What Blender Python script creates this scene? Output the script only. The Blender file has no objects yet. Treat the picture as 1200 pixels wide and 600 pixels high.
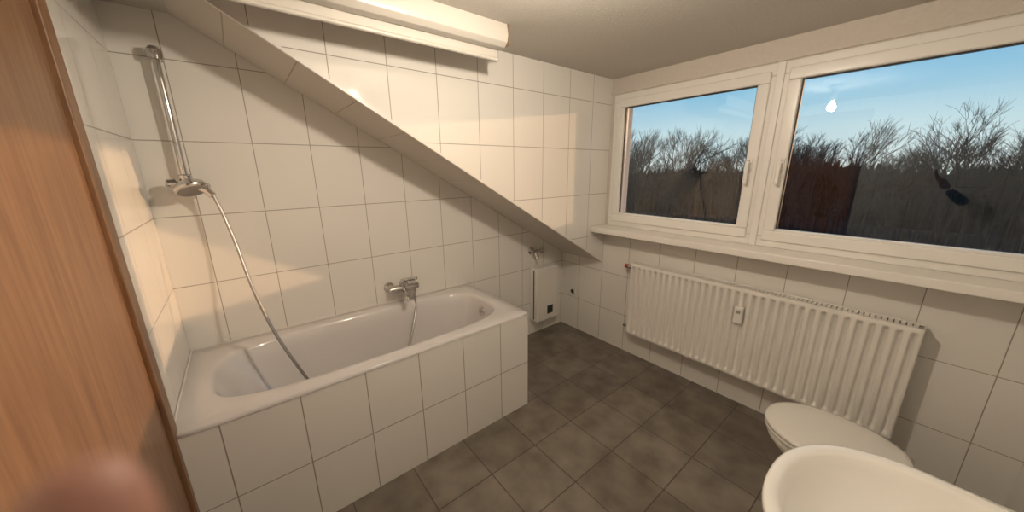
import bpy, bmesh, math, random
from mathutils import Vector, Matrix
S=bpy.context.scene
COL=S.collection
# ------------------------------------------------------------ helpers
def newmat(name,col=(.8,.8,.8),rough=.5,metal=0,**kw):
    m=bpy.data.materials.new(name);m.use_nodes=True
    b=m.node_tree.nodes['Principled BSDF']
    b.inputs['Base Color'].default_value=(*col,1);b.inputs['Roughness'].default_value=rough
    b.inputs['Metallic'].default_value=metal
    for k,v in kw.items(): b.inputs[k.replace('_',' ')].default_value=v
    return m
def nd(m,t,**kw):
    n=m.node_tree.nodes.new(t)
    for k,v in kw.items(): setattr(n,k,v)
    return n
def noisy(m,c1,c2,scale,bump=0,dist=.002,detail=4,stretch=(1,1,1)):
    t=m.node_tree;b=t.nodes['Principled BSDF']
    g=nd(m,'ShaderNodeTexCoord');mp=nd(m,'ShaderNodeMapping');mp.inputs['Scale'].default_value=stretch
    n=nd(m,'ShaderNodeTexNoise');n.inputs['Scale'].default_value=scale;n.inputs['Detail'].default_value=detail
    r=nd(m,'ShaderNodeValToRGB');r.color_ramp.elements[0].color=(*c1,1);r.color_ramp.elements[1].color=(*c2,1)
    r.color_ramp.elements[0].position=.3;r.color_ramp.elements[1].position=.7
    t.links.new(g.outputs['Object'],mp.inputs[0]);t.links.new(mp.outputs[0],n.inputs['Vector'])
    t.links.new(n.outputs['Fac'],r.inputs[0]);t.links.new(r.outputs[0],b.inputs['Base Color'])
    if bump:
        bp=nd(m,'ShaderNodeBump');bp.inputs['Strength'].default_value=bump;bp.inputs['Distance'].default_value=dist
        t.links.new(n.outputs['Fac'],bp.inputs['Height']);t.links.new(bp.outputs[0],b.inputs['Normal'])
    return m
def tilemat(name,ax,u0,v0,w,h,col,grout,rough=.06,mortar=.002,col2=None,noise=None,wave=.15):
    m=newmat(name,col,rough);t=m.node_tree;b=t.nodes['Principled BSDF'];L=t.links.new
    g=nd(m,'ShaderNodeNewGeometry');s=nd(m,'ShaderNodeSeparateXYZ');L(g.outputs['Position'],s.inputs[0])
    c=nd(m,'ShaderNodeCombineXYZ')
    for i,(a,o) in enumerate(zip(ax,(u0,v0))):
        q=nd(m,'ShaderNodeMath',operation='SUBTRACT');L(s.outputs[a],q.inputs[0]);q.inputs[1].default_value=o-50*(w,h)[i];L(q.outputs[0],c.inputs[i])
    k=nd(m,'ShaderNodeTexBrick');k.offset=0;k.squash=1
    L(c.outputs[0],k.inputs['Vector'])
    for n,v in (('Scale',1),('Mortar Size',mortar),('Mortar Smooth',.2),('Bias',0),('Brick Width',w),('Row Height',h)): k.inputs[n].default_value=v
    k.inputs['Color1'].default_value=(*col,1);k.inputs['Color2'].default_value=(*(col2 or col),1);k.inputs['Mortar'].default_value=(*grout,1)
    out=k.outputs['Color']
    if noise:
        n=nd(m,'ShaderNodeTexNoise');n.inputs['Scale'].default_value=noise;n.inputs['Detail'].default_value=6;L(g.outputs['Position'],n.inputs['Vector'])
        r=nd(m,'ShaderNodeMapRange');r.inputs[1].default_value=.3;r.inputs[2].default_value=.7;r.inputs[3].default_value=.76;r.inputs[4].default_value=1.24;L(n.outputs['Fac'],r.inputs[0])
        x=nd(m,'ShaderNodeVectorMath',operation='SCALE');L(out,x.inputs[0]);L(r.outputs[0],x.inputs['Scale']);out=x.outputs[0]
    L(out,b.inputs['Base Color'])
    mr=nd(m,'ShaderNodeMapRange');mr.inputs[3].default_value=rough;mr.inputs[4].default_value=.7;L(k.outputs['Fac'],mr.inputs[0]);L(mr.outputs[0],b.inputs['Roughness'])
    inv=nd(m,'ShaderNodeMath',operation='SUBTRACT');inv.inputs[0].default_value=1;L(k.outputs['Fac'],inv.inputs[1])
    bp=nd(m,'ShaderNodeBump');bp.inputs['Strength'].default_value=.6;bp.inputs['Distance'].default_value=.0015;L(inv.outputs[0],bp.inputs['Height'])
    n2=nd(m,'ShaderNodeTexNoise');n2.inputs['Scale'].default_value=5;n2.inputs['Detail'].default_value=1;L(g.outputs['Position'],n2.inputs['Vector'])
    b2=nd(m,'ShaderNodeBump');b2.inputs['Strength'].default_value=wave;b2.inputs['Distance'].default_value=.003;L(n2.outputs['Fac'],b2.inputs['Height'])
    L(bp.outputs[0],b2.inputs['Normal']);L(b2.outputs[0],b.inputs['Normal'])
    return m
def empty(name,loc=(0,0,0)):
    e=bpy.data.objects.new(name,None);e.location=(0,0,0);COL.objects.link(e);return e
def mkobj(name,verts,faces,mats,parent=None,smooth=False,fm=None):
    me=bpy.data.meshes.new(name);me.from_pydata([tuple(v) for v in verts],[],faces);
    bm=bmesh.new();bm.from_mesh(me);bmesh.ops.recalc_face_normals(bm,faces=bm.faces);bm.to_mesh(me);bm.free()
    if not isinstance(mats,(list,tuple)): mats=[mats]
    for m in mats: me.materials.append(m)
    if fm:
        for p,i in zip(me.polygons,fm): p.material_index=i
    if smooth:
        for p in me.polygons: p.use_smooth=True
    o=bpy.data.objects.new(name,me);COL.objects.link(o)
    if parent: o.parent=parent
    return o
def bev(o,w,seg=3,ang=30):
    b=o.modifiers.new('bevel','BEVEL');b.width=w;b.segments=seg;b.limit_method='ANGLE';b.angle_limit=math.radians(ang)
    for p in o.data.polygons:p.use_smooth=True
    wn=o.modifiers.new('wn','WEIGHTED_NORMAL');return o
def box(name,a,b,mat,parent=None,bevel=0):
    x0,y0,z0=[min(p,q) for p,q in zip(a,b)];x1,y1,z1=[max(p,q) for p,q in zip(a,b)]
    v=[(x0,y0,z0),(x1,y0,z0),(x1,y1,z0),(x0,y1,z0),(x0,y0,z1),(x1,y0,z1),(x1,y1,z1),(x0,y1,z1)]
    f=[(0,3,2,1),(4,5,6,7),(0,1,5,4),(1,2,6,5),(2,3,7,6),(3,0,4,7)]
    o=mkobj(name,v,f,mat,parent)
    if bevel: bev(o,bevel)
    return o
def loft(name,rings,mat,parent=None,cap0=True,cap1=True,smooth=True):
    n=len(rings[0]);v=[p for r in rings for p in r];f=[]
    for i in range(len(rings)-1):
        for j in range(n):
            k=(j+1)%n;f.append((i*n+j,i*n+k,(i+1)*n+k,(i+1)*n+j))
    if cap0:f.append(tuple(range(n))[::-1])
    if cap1:f.append(tuple((len(rings)-1)*n+j for j in range(n)))
    return mkobj(name,v,f,mat,parent,smooth)
def frame(d):
    d=Vector(d).normalized();a=Vector((0,0,1)) if abs(d.z)<.9 else Vector((1,0,0))
    u=d.cross(a).normalized();return u,d.cross(u)
def lathe(name,p,d,prof,mat,parent=None,n=32):
    p=Vector(p);d=Vector(d).normalized();u,w=frame(d)
    rings=[[p+d*s+(u*math.cos(2*math.pi*i/n)+w*math.sin(2*math.pi*i/n))*max(r,1e-4) for i in range(n)] for s,r in prof]
    o=loft(name,rings,mat,parent);
    m=o.modifiers.new('es','EDGE_SPLIT');m.split_angle=math.radians(40)
    return o
def tube(name,pts,r,mat,parent=None,n=12,sub=8,rib=0):
    P=[Vector(p) for p in pts];Q=[]
    for i in range(len(P)-1):
        p0=P[max(i-1,0)];p1=P[i];p2=P[i+1];p3=P[min(i+2,len(P)-1)]
        for k in range(sub):
            t=k/sub;Q.append(.5*((2*p1)+(-p0+p2)*t+(2*p0-5*p1+4*p2-p3)*t*t+(-p0+3*p1-3*p2+p3)*t**3))
    Q.append(P[-1]);rings=[];u=None
    for i,q in enumerate(Q):
        d=(Q[min(i+1,len(Q)-1)]-Q[max(i-1,0)]).normalized()
        if u is None: u,_=frame(d)
        u=(u-d*u.dot(d)).normalized();w=d.cross(u)
        rr=r*(1+(rib if i%2 else -rib))
        rings.append([q+(u*math.cos(2*math.pi*j/n)+w*math.sin(2*math.pi*j/n))*rr for j in range(n)])
    return loft(name,rings,mat,parent)
def sring(cx,cy,a,b,z,n=2.5,N=96,bf=None):
    out=[]
    for i in range(N):
        t=2*math.pi*i/N;c,s=math.cos(t),math.sin(t)
        r=1/((abs(c)**n+abs(s)**n)**(1/n))
        bb=b if (s>0 or bf is None) else bf
        out.append((cx+a*r*c,cy+bb*r*s,z))
    return out
def rring(x0,x1,y0,y1,z,n,N=128): return sring((x0+x1)/2,(y0+y1)/2,(x1-x0)/2,(y1-y0)/2,z,n,N)

# ------------------------------------------------------------ materials
CREAM=(.81,.785,.74);GR=(.35,.31,.27)
tA=tilemat('tile_wall_low','XZ',.158,-.02,.252,.336,CREAM,GR)
tU=tilemat('tile_wall_dormer','XZ',1.455,-.02,.252,.336,CREAM,GR)
tC=tilemat('tile_wall_left','YZ',0,-.02,.252,.336,CREAM,GR)
tB=tilemat('tile_wall_window','YZ',-.47,-.02,.252,.336,CREAM,GR)
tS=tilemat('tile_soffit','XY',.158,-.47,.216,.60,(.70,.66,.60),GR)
tF=tilemat('tile_tub_front','XZ',.125,-.02,.252,.336,CREAM,GR,mortar=.0025)
tE=tilemat('tile_tub_end','YZ',0,-.02,.252,.336,CREAM,GR)
fl=tilemat('tile_floor','XY',.20,-.72,.30,.30,(.172,.148,.122),(.07,.058,.046),rough=.27,mortar=.003,col2=(.208,.18,.149),noise=7,wave=.2)
paint=noisy(newmat('plaster_ceiling',rough=.9),(.52,.49,.44),(.58,.55,.50),90,.5,.004)
wallp=noisy(newmat('plaster_wall',rough=.9),(.60,.55,.49),(.64,.59,.53),60,.3,.002)
white=newmat('white_pvc',(.82,.80,.76),.25)
sillm=noisy(newmat('sill_white',rough=.3),(.80,.77,.72),(.84,.81,.76),4)
enamel=newmat('tub_enamel',(.69,.665,.655),.1,Coat_Weight=.5)
ceram=newmat('ceramic',(.86,.84,.79),.08,Coat_Weight=.4)
chrome=newmat('chrome',(.62,.61,.60),.1,1)
hosem=newmat('hose_chrome',(.40,.39,.38),.28,1)
black=newmat('dark_plastic',(.02,.02,.02),.4)
rubber=newmat('gasket',(.03,.03,.03),.6)
radm=newmat('radiator_enamel',(.82,.79,.74),.3)
cassm=newmat('cassette_plastic',(.56,.53,.48),.35)
red=newmat('red_cap',(.35,.05,.02),.4)
silic=newmat('silicone',(.75,.72,.67),.4)
wood=noisy(newmat('oak_veneer',rough=.4),(.165,.08,.037),(.26,.14,.07),6,.1,.001,8,(12,12,.8))
bark=noisy(newmat('bark',rough=.95),(.026,.024,.023),(.05,.045,.042),3)
grass=noisy(newmat('field',rough=1),(.012,.013,.010),(.03,.028,.022),.15)
bush=noisy(newmat('thicket',rough=1),(.010,.009,.009),(.026,.023,.021),1.2)
skin=noisy(newmat('skin',rough=.55),(.27,.12,.085),(.31,.15,.11),30)
cloth=noisy(newmat('sleeve_knit',rough=.95),(.03,.03,.035),(.05,.05,.055),200,.5,.002)
glass=bpy.data.materials.new('window_glass');glass.use_nodes=True
t=glass.node_tree;t.nodes.clear()
o=t.nodes.new('ShaderNodeOutputMaterial');mx=t.nodes.new('ShaderNodeMixShader');tr=t.nodes.new('ShaderNodeBsdfTransparent');gl=t.nodes.new('ShaderNodeBsdfGlossy');fr=t.nodes.new('ShaderNodeFresnel')
fr.inputs[0].default_value=1.58;gl.inputs['Roughness'].default_value=0;tr.inputs[0].default_value=(.93,.95,.94,1)
t.links.new(fr.outputs[0],mx.inputs[0]);t.links.new(tr.outputs[0],mx.inputs[1]);t.links.new(gl.outputs[0],mx.inputs[2]);t.links.new(mx.outputs[0],o.inputs[0])
bulbm=bpy.data.materials.new('lamp_glow');bulbm.use_nodes=True
e=bulbm.node_tree.nodes['Principled BSDF'];e.inputs['Emission Color'].default_value=(1,.86,.69,1);e.inputs['Emission Strength'].default_value=850

# ------------------------------------------------------------ room
XB=2.691;YU=-.47;ZC=2.177;YD=-2.62;T=.25
ZL=.734;XS=.21
box('floor',(-T,YD-T,-.15),(XB+T,T,0),fl)
box('ceiling',(-T,YD-T,ZC),(XB+T,T,ZC+.2),paint)
box('wall_back',(-T,0,0),(XB+T,T,ZC),tA)
box('wall_left',(-T,YD,0),(0,0,ZC),[tC])
box('wall_front',(-T,YD-T,0),(XB+T,YD,ZC),tU)
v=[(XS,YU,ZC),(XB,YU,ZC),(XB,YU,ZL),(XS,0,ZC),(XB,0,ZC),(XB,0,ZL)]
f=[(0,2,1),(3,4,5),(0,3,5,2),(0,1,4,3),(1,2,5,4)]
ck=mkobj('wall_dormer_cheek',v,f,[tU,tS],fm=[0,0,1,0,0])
L=math.hypot(XB-XS,ZC-ZL);dx,dz=(XB-XS)/L,-(ZC-ZL)/L
def slab(name,w,y0,y1,off,mat):
    a=(XS,ZC);b=(XB,ZL);n=(dz*1,-dx)
    p=[(a[0]+n[0]*off,a[1]+n[1]*off),(b[0]+n[0]*off,b[1]+n[1]*off),(b[0]+n[0]*(off-w),b[1]+n[1]*(off-w)),(a[0]+n[0]*(off-w),a[1]+n[1]*(off-w))]
    vv=[(q[0],y0,q[1]) for q in p]+[(q[0],y1,q[1]) for q in p]
    return mkobj(name,vv,[(0,1,2,3),(7,6,5,4),(0,4,5,1),(1,5,6,2),(2,6,7,3),(3,7,4,0)],mat)
slab('trim_1',.012,YU-.0025,YU+.012,.0025,silic)
WZ0,WZ1=1.065,2.06;WY0,WY1=-.50,-2.58
def pane_wall(name,parts):
    vs=[];fs=[];fm=[]
    for a,b,mi in parts:
        x0,y0,z0=[min(p,q) for p,q in zip(a,b)];x1,y1,z1=[max(p,q) for p,q in zip(a,b)];k=len(vs)
        vs+=[(x0,y0,z0),(x1,y0,z0),(x1,y1,z0),(x0,y1,z0),(x0,y0,z1),(x1,y0,z1),(x1,y1,z1),(x0,y1,z1)]
        fs+=[tuple(k+i for i in q) for q in [(0,3,2,1),(4,5,6,7),(0,1,5,4),(1,2,6,5),(2,3,7,6),(3,0,4,7)]];fm+=[mi]*6
    me=bpy.data.meshes.new(name);me.from_pydata(vs,[],fs);me.materials.append(tB);me.materials.append(wallp)
    for p,i in zip(me.polygons,fm):p.material_index=i
    o=bpy.data.objects.new(name,me);COL.objects.link(o);return o
pane_wall('wall_right',[((XB,YD,0),(XB+T,0,WZ0-.02),0),((XB,YD,WZ1),(XB+T,0,ZC),1),((XB,WY0,WZ0-.02),(XB+T,0,WZ1),1),((XB,YD,WZ0-.02),(XB+T,WY1,WZ1),1)])
box('trim_window_head',(XB-.012,YD,WZ1+.005),(XB,YU,WZ1+.03),wallp)
FX=XB-.006
def window(name,y0,y1):
    E=empty(name);z0,z1=WZ0,WZ1
    def fr_(nm,ya,yb,za,zb,w,xa,xb,bv=.006,wb=None):
        wb=wb or w
        for k,(p,q) in enumerate([((xa,ya,za),(xb,yb,za+wb)),((xa,ya,zb-w),(xb,yb,zb)),((xa,ya,za+wb),(xb,ya-w,zb-w)),((xa,yb+w,za+wb),(xb,yb,zb-w))]):
            box('%s_%d'%(nm,k+1),p,q,white,E,bv)
    fr_('frame',y0,y1,z0,z1,.062,FX,FX+.07)
    s=.040
    fr_('sash',y0-s,y1+s,z0+s,z1-s,.058,FX-.016,FX+.055,.008)
    g=s+.058
    box('bead_bottom',(FX-.004,y0-g+.004,z0+g-.004),(FX+.03,y1+g-.004,z0+g+.012),white,E,.004)
    for k,(p,q) in enumerate([((y0-g,z0+g),(y1+g,z0+g+.006)),((y0-g,z1-g-.006),(y1+g,z1-g)),((y0-g,z0+g),(y0-g-.006,z1-g)),((y1+g+.006,z0+g),(y1+g,z1-g))]):
        box('gasket_%d'%(k+1),(FX+.006,p[0],p[1]),(FX+.022,q[0],q[1]),rubber,E)
    box('pane',(FX+.02,y0-g+.005,z0+g-.005),(FX+.021,y1+g-.005,z1-g+.005),glass,E)
    return E
YM=-1.54
w1=window('window_1',WY0,YM);w2=window('window_2',YM,WY1)
def handle(parent,y,z,sgn):
    x=FX-.016
    box('handle_rose',(x-.012,y-.015,z-.035),(x,y+.015,z+.035),white,parent,.006)
    lathe('handle_neck',(x-.01,y,z+.012),(-1,0,0),[(0,.010),(.035,.010),(.037,.006)],white,parent,20)
    box('handle_lever',(x-.05,y-.010,z-.105),(x-.034,y+.010,z+.024),white,parent,.007)
    for k in (-1,1): lathe('screw',(x-.012,y,z+.026*k-.0),(-1,0,0),[(0,.004),(.001,.004)],chrome,parent,12)
handle(w1,YM+.075,1.53,1);handle(w2,YM-.075,1.53,-1)
for zz in (1.2,1.94):
    for W,yy in ((w1,WY0-.045),(w2,WY1+.045)):
        lathe('hinge',(FX-.012,yy,zz-.04),(0,0,1),[(0,.009),(.08,.009)],white,W,16)
box('window_sill',(2.50,YD,1.022),(XB,YU-.005,1.066),sillm,None,.006)
box('mullion_cover',(FX-.012,YM-.018,WZ0),(FX,YM+.018,WZ1),white,w1,.004)

# ------------------------------------------------------------ door in left wall
D=empty('door_1')
dy0,dy1=-.69,-1.63
box('jamb_near_tub',(-.02,dy0-.07,0),(.018,dy0,2.06),wood,D,.004)
box('jamb_far',(-.02,dy1,0),(.018,dy1+.07,2.06),wood,D,.004)
box('head',(-.02,dy1,2.0),(.018,dy0,2.07),wood,D,.004)
box('leaf',(-.02,dy1+.072,.006),(.006,dy0-.072,1.998),wood,D,.003)
lathe('knob',(.006,dy1+.12,1.05),(1,0,0),[(0,.026),(.006,.026),(.01,.012),(.03,.012),(.04,.024),(.055,.024),(.06,.012)],chrome,D)

# ------------------------------------------------------------ bathtub
B=empty('bathtub');TL=1.6;TD=.728;TH=.66
R=[rring(.002,TL+.004,-TD-.003,-.002,TH-.016,90),rring(.002,TL+.004,-TD-.003,-.002,TH-.004,90),rring(.006,TL,-TD+.001,-.006,TH,80),
 rring(.06,1.54,-.668,-.055,TH,7),rring(.085,1.52,-.652,-.075,TH-.001,4),rring(.095,1.512,-.645,-.082,TH-.006,3.8),rring(.104,1.505,-.638,-.09,TH-.02,3.7),
 rring(.13,1.497,-.628,-.10,TH-.08,3.6),rring(.20,1.48,-.61,-.118,TH-.20,3.5),rring(.28,1.455,-.59,-.138,TH-.31,3.4),rring(.335,1.42,-.565,-.163,TH-.375,3.3),
 rring(.40,1.36,-.53,-.20,TH-.405,3),rring(.55,1.25,-.45,-.28,TH-.413,2.5),rring(.8,1.1,-.38,-.34,TH-.415,2)]
loft('tub_shell',R,enamel,B,cap0=False)
box('apron_front',(.002,-TD,0.001),(TL,-TD+.04,TH-.015),tF,B)
box('apron_end',(TL-.04,-TD+.04,0.001),(TL,-.001,TH-.015),tE,B)
box('joint_back',(.002,-.008,TH-.004),(TL,-.001,TH+.006),silic,B,.002)
box('joint_left',(.001,-TD,TH-.004),(.008,-.001,TH+.006),silic,B,.002)
lathe('overflow',(1.500,-.365,TH-.085),(-1,0,.12),[(0,.034),(.006,.034),(.010,.028),(.012,.016),(.022,.014),(.024,.004)],chrome,B)
lathe('drain',(1.25,-.365,TH-.414),(0,0,1),[(0,.035),(.004,.035),(.005,.028),(.003,.02),(.012,.012)],chrome,B)

# ------------------------------------------------------------ mixer, hose, riser
M=empty('bath_mixer_tap');mz=.765;my=-.075;mo=.035
for x in (.965+mo,1.115+mo):
    lathe('escutcheon',(x,-.001,mz),(0,-1,0),[(0,.034),(.006,.033),(.018,.018),(.03,.015),(.075,.015)],chrome,M)
lathe('body',(.94+mo,my,mz),(1,0,0),[(0,.012),(.004,.022),(.03,.024),(.05,.027),(.15,.027),(.17,.024),(.196,.022),(.2,.012)],chrome,M)
lathe('cartridge',(1.04+mo,my,mz+.01),(0,-.25,1),[(0,.028),(.03,.028),(.045,.024),(.05,.012)],chrome,M)
tube('lever',[(1.04+mo,my-.01,mz+.055),(1.07+mo,my-.05,mz+.068),(1.09+mo,my-.10,mz+.08)],.010,chrome,M)
tube('spout',[(1.04+mo,my,mz-.01),(1.03+mo,my-.05,mz-.02),(1.02+mo,my-.10,mz-.03),(1.02+mo,my-.115,mz-.05)],.015,chrome,M)
lathe('hose_outlet',(1.11+mo,my,mz-.01),(0,0,-1),[(0,.014),(.03,.014),(.032,.010),(.045,.009)],chrome,M)
Sx=empty('shower_set')
rx=.14;ry=-.06
lathe('riser_rail',(rx,ry,1.47),(0,0,1),[(0,.0125),(.54,.0125)],chrome,Sx)
lathe('bracket_top',(rx,-.001,2.0),(0,-1,0),[(0,.024),(.02,.022),(.05,.02),(.075,.02),(.085,.01)],chrome,Sx)
lathe('cap_top',(rx,ry,1.975),(0,0,1),[(0,.015),(.002,.025),(.035,.027),(.05,.015)],chrome,Sx)
lathe('bracket_bottom',(rx,-.001,1.50),(0,-1,0),[(0,.022),(.02,.018),(.06,.016)],chrome,Sx)
lathe('slider',(rx,ry,1.45),(0,0,1),[(0,.016),(.004,.024),(.06,.024),(.065,.015)],chrome,Sx)
lathe('slider_knob',(rx-.01,ry-.02,1.475),(-1,-.2,0),[(0,.012),(.02,.012),(.022,.022),(.05,.020),(.055,.008)],chrome,Sx)
hd=Vector((.25,-.45,-1)).normalized();hc=Vector((rx+.01,ry-.05,1.49))
lathe('hand_shower_head',hc,hd,[(0,.014),(.006,.028),(.016,.046),(.030,.060),(.042,.066),(.050,.064),(.052,.056),(.0515,.001)],chrome,Sx,40)
lathe('spray_face',hc+hd*.0515,hd,[(0,.054),(.002,.052),(.003,.001)],newmat('spray_grey',(.22,.21,.20),.4),Sx)
tube('hand_shower_handle',[(rx+.02,ry-.055,1.47),(rx+.06,ry-.07,1.45),(rx+.085,ry-.08,1.42)],.015,chrome,Sx)
tube('hose',[(rx+.085,ry-.08,1.425),(.245,-.16,1.34),(.270,-.20,1.19),(.295,-.27,1.0),(.335,-.33,.81),(.39,-.38,.64),(.46,-.42,.47),(.55,-.44,.33),(.68,-.42,.268),(.80,-.36,.266),(.91,-.29,.30),(1.01,-.22,.39),(1.09,-.15,.52),(1.135,-.095,.62),(1.145,-.075,.712)],.0072,hosem,Sx,n=10,sub=26,rib=.10)

# ------------------------------------------------------------ shower-curtain roller cassette
K=empty('shower_curtain_cassette');x0,x1=.12,1.42
prof=[(-.70,2.176),(-.70,2.10),(-.708,2.085),(-.73,2.078),(-.765,2.082),(-.785,2.10),(-.792,2.13),(-.785,2.176)]
vs=[(x0,a,b) for a,b in prof]+[(x1,a,b) for a,b in prof];n=len(prof)
o=mkobj('housing',vs,[tuple(range(n)),tuple(range(n,2*n))]+[(i,(i+1)%n,(i+1)%n+n,i+n) for i in range(n)],cassm,K);bev(o,.002,2)
box('end_cap',(x1,-.792,2.085),(x1+.006,-.70,2.174),newmat('endcap',(.22,.14,.08),.5),K,.002)
box('curtain_roll_lip',(x0+.01,-.722,2.045),(x1-.012,-.716,2.082),cassm,K,.001)
lathe('bottom_rod',(x0+.01,-.719,2.04),(1,0,0),[(0,.009),(x1-x0-.022,.009)],cassm,K,16)

# ------------------------------------------------------------ small items by the far corner
H=empty('wall_mounted_white_box')
box('case',(2.265,-.105,.15),(2.53,-.001,.665),white,H,.008)
box('front_panel',(2.275,-.11,.16),(2.52,-.104,.62),newmat('panel_cream',(.78,.75,.69),.35),H,.003)
box('display_window',(2.385,-.113,.21),(2.455,-.108,.29),black,H,.002)
box('side_slot',(2.262,-.06,.17),(2.266,-.05,.64),rubber,H)
V=empty('washing_machine_valve');vo=-.035
lathe('rosette',(2.31+vo,-.001,.815),(0,-1,0),[(0,.034),(.006,.033),(.014,.016),(.05,.014),(.07,.014)],chrome,V)
lathe('valve_body',(2.36+vo,-.06,.815),(-1,0,0),[(0,.014),(.02,.018),(.05,.018),(.06,.014),(.085,.014)],chrome,V)
lathe('valve_handle',(2.36+vo,-.06,.815),(1,-.2,.1),[(-.02,.012),(.02,.024),(.035,.024),(.04,.01)],chrome,V)
lathe('valve_outlet',(2.31+vo,-.06,.81),(0,-.5,-1),[(0,.013),(.04,.013),(.042,.016),(.06,.016)],chrome,V)
E=empty('wall_socket')
box('plate',(XB-.008,-.19,.335),(XB-.0005,-.11,.415),white,E,.003)
lathe('recess_ring',(XB-.008,-.15,.375),(-1,0,0),[(0,.025),(.003,.025),(.003,.021),(-.001,.020)],white,E)
for q in (-.008,.008): lathe('pin_hole',(XB-.0075,-.15+q,.375),(-1,0,0),[(0,.0025),(.0012,.0025)],black,E,10)

# ------------------------------------------------------------ radiator
Rd=empty('radiator');ry0,ry1=-.82,-2.26;rz0,rz1=.237,.815
nr=33;per=12;NY=nr*per
zs=[0,.012,.03,.045,.055,.065,.5,.935,.945,.955,.97,.988,1]
def panel(name,xf,sg):
    vs=[];fs=[]
    zz=[rz0+(rz1-rz0)*q for q in zs]
    for i in range(NY+1):
        y=ry0+(ry1-ry0)*i/NY;ph=(i%per)/per
        prof=max(0,min(1,(math.cos(2*math.pi*ph)+.62)/.8))
        prof=prof*prof*(3-2*prof)
        for q,z in zip(zs,zz):
            e=min(q,1-q);k=0 if e<.04 else min(1,(e-.04)/.02)
            edge=.004 if e<.006 else 0
            vs.append((xf+sg*(.020*(1-prof)*k+edge),y,z))
    m=len(zz)
    for i in range(NY):
        for j in range(m-1): fs.append((i*m+j,(i+1)*m+j,(i+1)*m+j+1,i*m+j+1))
    return mkobj(name,vs,fs,radm,Rd,True)
panel('front_panel',2.571,1);panel('back_panel',2.66,-1)
for nm,yy in (('side_cover_a',ry0),('side_cover_b',ry1)):
    s=.004 if yy==ry0 else -.004
    box(nm,(2.573,yy,rz0+.01),(2.662,yy+s,rz1+.002),radm,Rd,.002)
box('top_rim_front',(2.571,ry0,rz1-.004),(2.582,ry1,rz1+.004),radm,Rd,.002)
box('top_rim_back',(2.650,ry0,rz1-.004),(2.662,ry1,rz1+.004),radm,Rd,.002)
vs=[];fs=[]
for i in range(72):
    y=ry0-.01-i*.0197;k=len(vs);a,b,c,d=y,y-.015,rz1-.006,rz1+.001
    vs+=[(2.58,a,c),(2.652,a,c),(2.652,b,c),(2.58,b,c),(2.58,a,d),(2.652,a,d),(2.652,b,d),(2.58,b,d)]
    fs+=[tuple(k+i for i in q) for q in [(0,3,2,1),(4,5,6,7),(0,1,5,4),(1,2,6,5),(2,3,7,6),(3,0,4,7)]]
mkobj('top_grille',vs,fs,radm,Rd)
box('fins',(2.594,ry0-.01,rz0+.05),(2.64,ry1+.01,rz1-.012),newmat('fins_metal',(.6,.58,.54),.6),Rd)
for y in (-1.1,-1.98):
    box('wall_bracket',(2.655,y,rz0+.08),(XB-.0005,y+.03,rz1-.08),radm,Rd)
lathe('valve_stub',(2.615,ry0,.775),(0,1,0),[(0,.012),(.02,.012),(.022,.017),(.045,.017)],chrome,Rd)
lathe('valve_cap',(2.615,ry0+.045,.775),(-.1,1,.1),[(0,.016),(.01,.018),(.03,.017),(.035,.01)],red,Rd)
tube('feed_pipe',[(2.615,ry0+.035,.775),(2.65,ry0+.036,.775),(XB-.001,ry0+.036,.775)],.009,chrome,Rd)
lathe('lower_stub',(2.615,ry0,.28),(0,1,0),[(0,.012),(.03,.012),(.032,.016),(.05,.016)],chrome,Rd)
box('heat_meter',(2.548,-1.588,.60),(2.576,-1.542,.705),white,Rd,.006)
box('heat_meter_display',(2.546,-1.577,.665),(2.549,-1.553,.685),newmat('lcd',(.3,.3,.26),.3),Rd)

# ------------------------------------------------------------ toilet
Tt=empty('toilet');tx,ty=2.14,-2.09;zo=-.045
def tring(s,z,dy=0,N=64,k=1.0):
    out=[]
    for i in range(N):
        t=2*math.pi*i/N;c,sn=math.cos(t),math.sin(t)
        b=.225 if sn>0 else .235
        w=.185*(1 if sn>0 else 1-.12*sn*sn)
        n=2.15 if sn>0 else 2.8
        r=1/((abs(c)**n+abs(sn)**n)**(1/n))
        out.append((tx+w*s*r*c,ty+dy+b*(s*k)*r*sn,z+(zo if z>.05 else 0)))
    return out
loft('bowl',[tring(.60,0,-.06),tring(.61,.04+.02,-.06),tring(.55,.12,-.06),tring(.58,.2,-.05),tring(.80,.31,-.02),tring(.94,.37),tring(.96,.395),tring(.94,.40)],ceram,Tt)
loft('seat',[tring(.97,.402),tring(1.0,.406),tring(1.0,.416),tring(.98,.42)],white,Tt)
loft('lid',[tring(.98,.422),tring(1.01,.426),tring(1.012,.436),tring(.99,.443),tring(.9,.449),tring(.6,.453),tring(.1,.455)],white,Tt)
box('foot_connector',(tx-.13,YD+.002,0.001),(tx+.13,ty-.17,.352),ceram,Tt,.03)
box('flush_plate',(tx-.12,YD+.001,.90),(tx+.12,YD+.014,1.06),white,Tt,.004)
for s in (-1,1):
    box('flush_key',(tx+s*.055-.045,YD+.012,.93),(tx+s*.055+.045,YD+.018,1.03),white,Tt,.002)
    lathe('lid_hinge',(tx+s*.07-.02,ty-.225,.43+zo),(1,0,0),[(0,.012),(.04,.012)],chrome,Tt,16)

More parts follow.
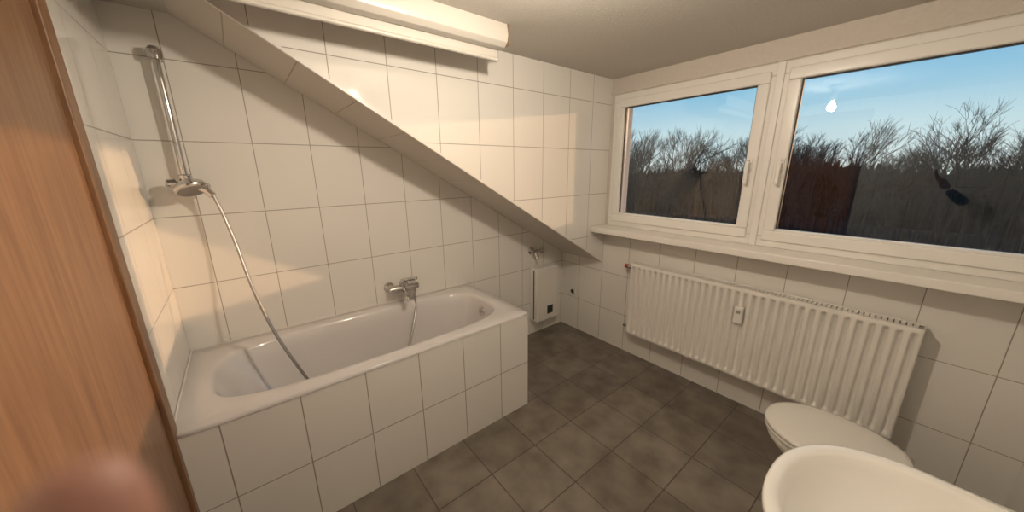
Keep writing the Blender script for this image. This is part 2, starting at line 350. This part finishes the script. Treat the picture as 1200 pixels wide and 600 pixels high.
# ------------------------------------------------------------ washbasin
Wb=empty('washbasin');bx,by=1.275,-2.312;A=1.28;BZ=-.03
def b_(a,bf,bb,z,n=2.2,cy=0):
    r=[]
    for i in range(80):
        t=2*math.pi*i/80;c,s=math.cos(t),math.sin(t);nn=n if s>0 else 3.5
        q=1/((abs(c)**nn+abs(s)**nn)**(1/nn));r.append((bx+a*q*c*A,by+cy+(bf if s>0 else bb)*q*s,z+(BZ if z>.1 else 0)))
    return r
loft('basin',[b_(.09,.09,.20,.62),b_(.13,.15,.26,.65),b_(.19,.225,.285,.72),b_(.215,.255,.295,.77),b_(.222,.266,.303,.788),b_(.22,.264,.303,.798),b_(.214,.258,.30,.802),
 b_(.200,.241,.19,.800),b_(.193,.233,.17,.793),b_(.185,.222,.16,.77),b_(.165,.195,.14,.73),b_(.125,.145,.12,.69),b_(.06,.07,.07,.672),b_(.02,.02,.02,.668)],ceram,Wb)
lathe('drain_ring',(bx,by,.638),(0,0,1),[(0,.023),(.004,.023),(.005,.016),(.002,.012)],chrome,Wb)
loft('pedestal',[b_(.085,.08,.2,0.001,3),b_(.065,.06,.19,.05,3),b_(.06,.055,.18,.35,3),b_(.08,.09,.19,.64,3)],ceram,Wb)
lathe('tap_body',(bx,YD+.06,.772),(0,0,1),[(0,.026),(.006,.024),(.03,.02),(.09,.022),(.10,.018)],chrome,Wb)
tube('tap_spout',[(bx,YD+.06,.82),(bx,YD+.10,.845),(bx,YD+.15,.855),(bx,YD+.17,.835)],.012,chrome,Wb)
tube('tap_lever',[(bx,YD+.06,.87),(bx,YD+.08,.895),(bx,YD+.12,.91)],.007,chrome,Wb)

# ------------------------------------------------------------ ceiling lamp
Lp=empty('ceiling_lamp');lx,ly=1.06,-1.48
lathe('canopy',(lx,ly,ZC-.001),(0,0,-1),[(0,.05),(.015,.048),(.03,.02),(.12,.02),(.125,.015)],white,Lp)
lathe('bulb',(lx,ly,ZC-.124),(0,0,-1),[(0,.012),(.015,.014),(.035,.024),(.052,.028),(.068,.024),(.078,.014),(.082,.002)],bulbm,Lp,24)

# ------------------------------------------------------------ photographer's hand: fingertip just below the lens
def skinmesh(name,chains,mat,parent,root=0,sub=2):
    vs=[];rad=[];es=[];idx={}
    for ch in chains:
        prev=None
        for key in ch:
            p,r=key;kk=tuple(round(c,4) for c in p)
            if kk not in idx: idx[kk]=len(vs);vs.append(p);rad.append(r)
            if prev is not None: es.append((prev,idx[kk]))
            prev=idx[kk]
    me=bpy.data.meshes.new(name);me.from_pydata(vs,es,[]);me.materials.append(mat)
    o=bpy.data.objects.new(name,me);COL.objects.link(o);o.parent=parent
    o.modifiers.new('skin','SKIN').use_smooth_shade=True
    for i,q in enumerate(me.skin_vertices[0].data): q.radius=(rad[i],rad[i]);q.use_root=(i==root)
    s=o.modifiers.new('sub','SUBSURF');s.levels=sub;s.render_levels=sub
    return o
Hd=empty('photographer_hand')
base=Vector((.318,-2.187,1.522));FW=Vector((.603,.758,-.25));RT=Vector((.781,-.625,-.01));UP=Vector((.164,.189,.968))
OX,OY=.005,.010
def hp(a,b,c): return tuple(base+RT*(a+OX)+UP*(b+OY)+FW*c)
wrist=(hp(-.045,-.235,-.03),.026);palm1=(hp(-.04,-.195,-.005),.030);palm2=(hp(-.035,-.165,.012),.027)
def fing(mx,my_,mz_,pts): return [palm2,(hp(mx,my_,mz_),.0115)]+[(hp(*p),r) for p,r in pts]
chains=[[wrist,palm1,palm2],
 fing(-.056,-.135,.018,[((-.055,-.095,.034),.0098),((-.055,-.062,.041),.0086),((-.0555,-.042,.040),.0070),((-.0565,-.034,.040),.0042)]),
 fing(-.036,-.132,.024,[((-.035,-.107,.050),.0100),((-.033,-.096,.060),.0092),((-.031,-.088,.050),.008)]),
 fing(-.016,-.138,.022,[((-.012,-.120,.048),.0096),((-.010,-.106,.056),.0088),((-.009,-.098,.046),.0075)]),
 fing(.004,-.150,.015,[((.010,-.132,.036),.0085),((.012,-.121,.042),.0078),((.013,-.114,.034),.0066)]),
 [palm1,(hp(-.075,-.165,-.004),.014),(hp(-.09,-.135,.002),.011),(hp(-.092,-.118,.010),.0088)]]
skinmesh('hand',chains,skin,Hd)
skinmesh('forearm_sleeve',[[(hp(-.046,-.245,-.035),.034),(hp(-.05,-.30,-.08),.038),(hp(-.06,-.40,-.16),.045)]],cloth,Hd)

# ------------------------------------------------------------ outside: field, thicket, bare trees
random.seed(4)
me_g=mkobj('ground_outside',[(5,-120,-6),(400,-300,-6),(400,300,-6),(5,120,-6),(-1,-120,-7),(-1,120,-7)],[(0,1,2,3),(4,0,3,5)],grass)
TR=empty('tree_line')
def treemesh(name,seed,Ht):
    rnd=random.Random(seed);vs=[];fs=[]
    def seg(p,q,r0,r1):
        d=(q-p);
        if d.length<1e-5:return
        u,w=frame(d);k=len(vs)
        for c,r in ((p,r0),(q,r1)):
            for j in range(3):
                a=2*math.pi*j/3;vs.append(c+(u*math.cos(a)+w*math.sin(a))*r)
        for j in range(3): fs.append((k+j,k+(j+1)%3,k+3+(j+1)%3,k+3+j))
    def grow(p,d,l,r,dep):
        q=p+d*l;seg(p,q,r,r*.7)
        if dep==0:return
        for _ in range(3):
            nd_=(d+Vector((rnd.uniform(-1,1),rnd.uniform(-1,1),rnd.uniform(-.30,.8)))*.60).normalized()
            grow(p+d*l*rnd.uniform(.5,1),nd_,l*rnd.uniform(.6,.88),max(r*.55,.009),dep-1)
    grow(Vector((0,0,0)),Vector((rnd.uniform(-.1,.1),rnd.uniform(-.1,.1),1)).normalized(),Ht*.25,Ht*.016,6)
    me=bpy.data.meshes.new(name);me.from_pydata([tuple(v) for v in vs],[],fs);me.materials.append(bark);return me
meshes=[treemesh('bare_tree_mesh',s,11.0) for s in range(5)]
cam0=Vector((.3,-2.2))
for row,(dist,cnt,sc) in enumerate([(38,24,.82),(46,38,1.08),(60,52,1.45)]):
    for i in range(cnt):
        a=math.radians(-32+(95*(i+random.uniform(-.4,.4))/cnt))
        d=dist*random.uniform(.92,1.08)
        o=bpy.data.objects.new('bare_tree',random.choice(meshes));COL.objects.link(o);o.parent=TR
        o.location=(cam0.x+d*math.cos(a),cam0.y+d*math.sin(a),-6.1);s=sc*random.uniform(.75,1.14)
        o.scale=(s*.9,s*.9,s);o.rotation_euler=(0,0,random.uniform(0,6.28))
for dist,hh,nm in ((36,3.4,'undergrowth_front'),(66,7.6,'undergrowth_back')):
    vs=[];fs=[];n=900
    for i in range(n+1):
        a=math.radians(-45+120*i/n);h=-6+hh*(.86+.14*random.random()+.06*math.sin(i*.05)+.05*math.sin(i*.017+1))
        for dd,z in ((dist-3,-6.05),(dist-1.5,-6+(h+6)*.6),(dist,h),(dist+3,-6.05)):
            r=dd+random.uniform(-.2,.2);vs.append((cam0.x+r*math.cos(a),cam0.y+r*math.sin(a),z))
    for i in range(n):
        for j in range(3): fs.append((i*4+j,i*4+4+j,i*4+5+j,i*4+1+j))
    mkobj(nm,vs,fs,bush,TR)

# ------------------------------------------------------------ light
w=bpy.data.worlds.new('World');S.world=w;w.use_nodes=True;t=w.node_tree;bg=t.nodes['Background']
tc=t.nodes.new('ShaderNodeTexCoord');sp=t.nodes.new('ShaderNodeSeparateXYZ');cr=t.nodes.new('ShaderNodeValToRGB')
t.links.new(tc.outputs['Generated'],sp.inputs[0]);t.links.new(sp.outputs['Z'],cr.inputs[0]);t.links.new(cr.outputs[0],bg.inputs[0])
el=cr.color_ramp.elements;el[0].position=0;el[0].color=(.72,.80,.80,1);el[1].position=.8;el[1].color=(.08,.20,.5,1)
for p,c in ((.08,(.58,.77,.85)),(.16,(.31,.60,.82)),(.26,(.16,.42,.74)),(.40,(.10,.30,.62))):
    q=el.new(p);q.color=(*c,1)
bg.inputs[1].default_value=1.1
sl=bpy.data.lights.new('sun','SUN');sl.energy=2.7;sl.angle=math.radians(.9);sl.color=(1,.58,.32)
so=bpy.data.objects.new('sun',sl);COL.objects.link(so);so.location=(6,-5,4)
so.rotation_euler=Vector((-1,.33,-.13)).to_track_quat('-Z','Y').to_euler()

# ------------------------------------------------------------ camera
cd=bpy.data.cameras.new('camera');cd.sensor_fit='HORIZONTAL';cd.sensor_width=36;cd.lens=394.345/1200*36;cd.clip_start=.004;cd.clip_end=1000
co=bpy.data.objects.new('camera',cd);COL.objects.link(co)
X=Vector((.7807914,-.6247093,-.0101743));Y=Vector((.1635961,.1886997,.9683123));Z=-Vector((.6029938,.7577142,-.249535))
Mx=Matrix((X,Y,Z)).transposed().to_4x4();Mx.translation=Vector((.318,-2.187,1.522));co.matrix_world=Mx
cd.dof.use_dof=True;cd.dof.focus_distance=2.3;cd.dof.aperture_fstop=cd.lens/3.6
S.camera=co
S.view_settings.view_transform='Standard'
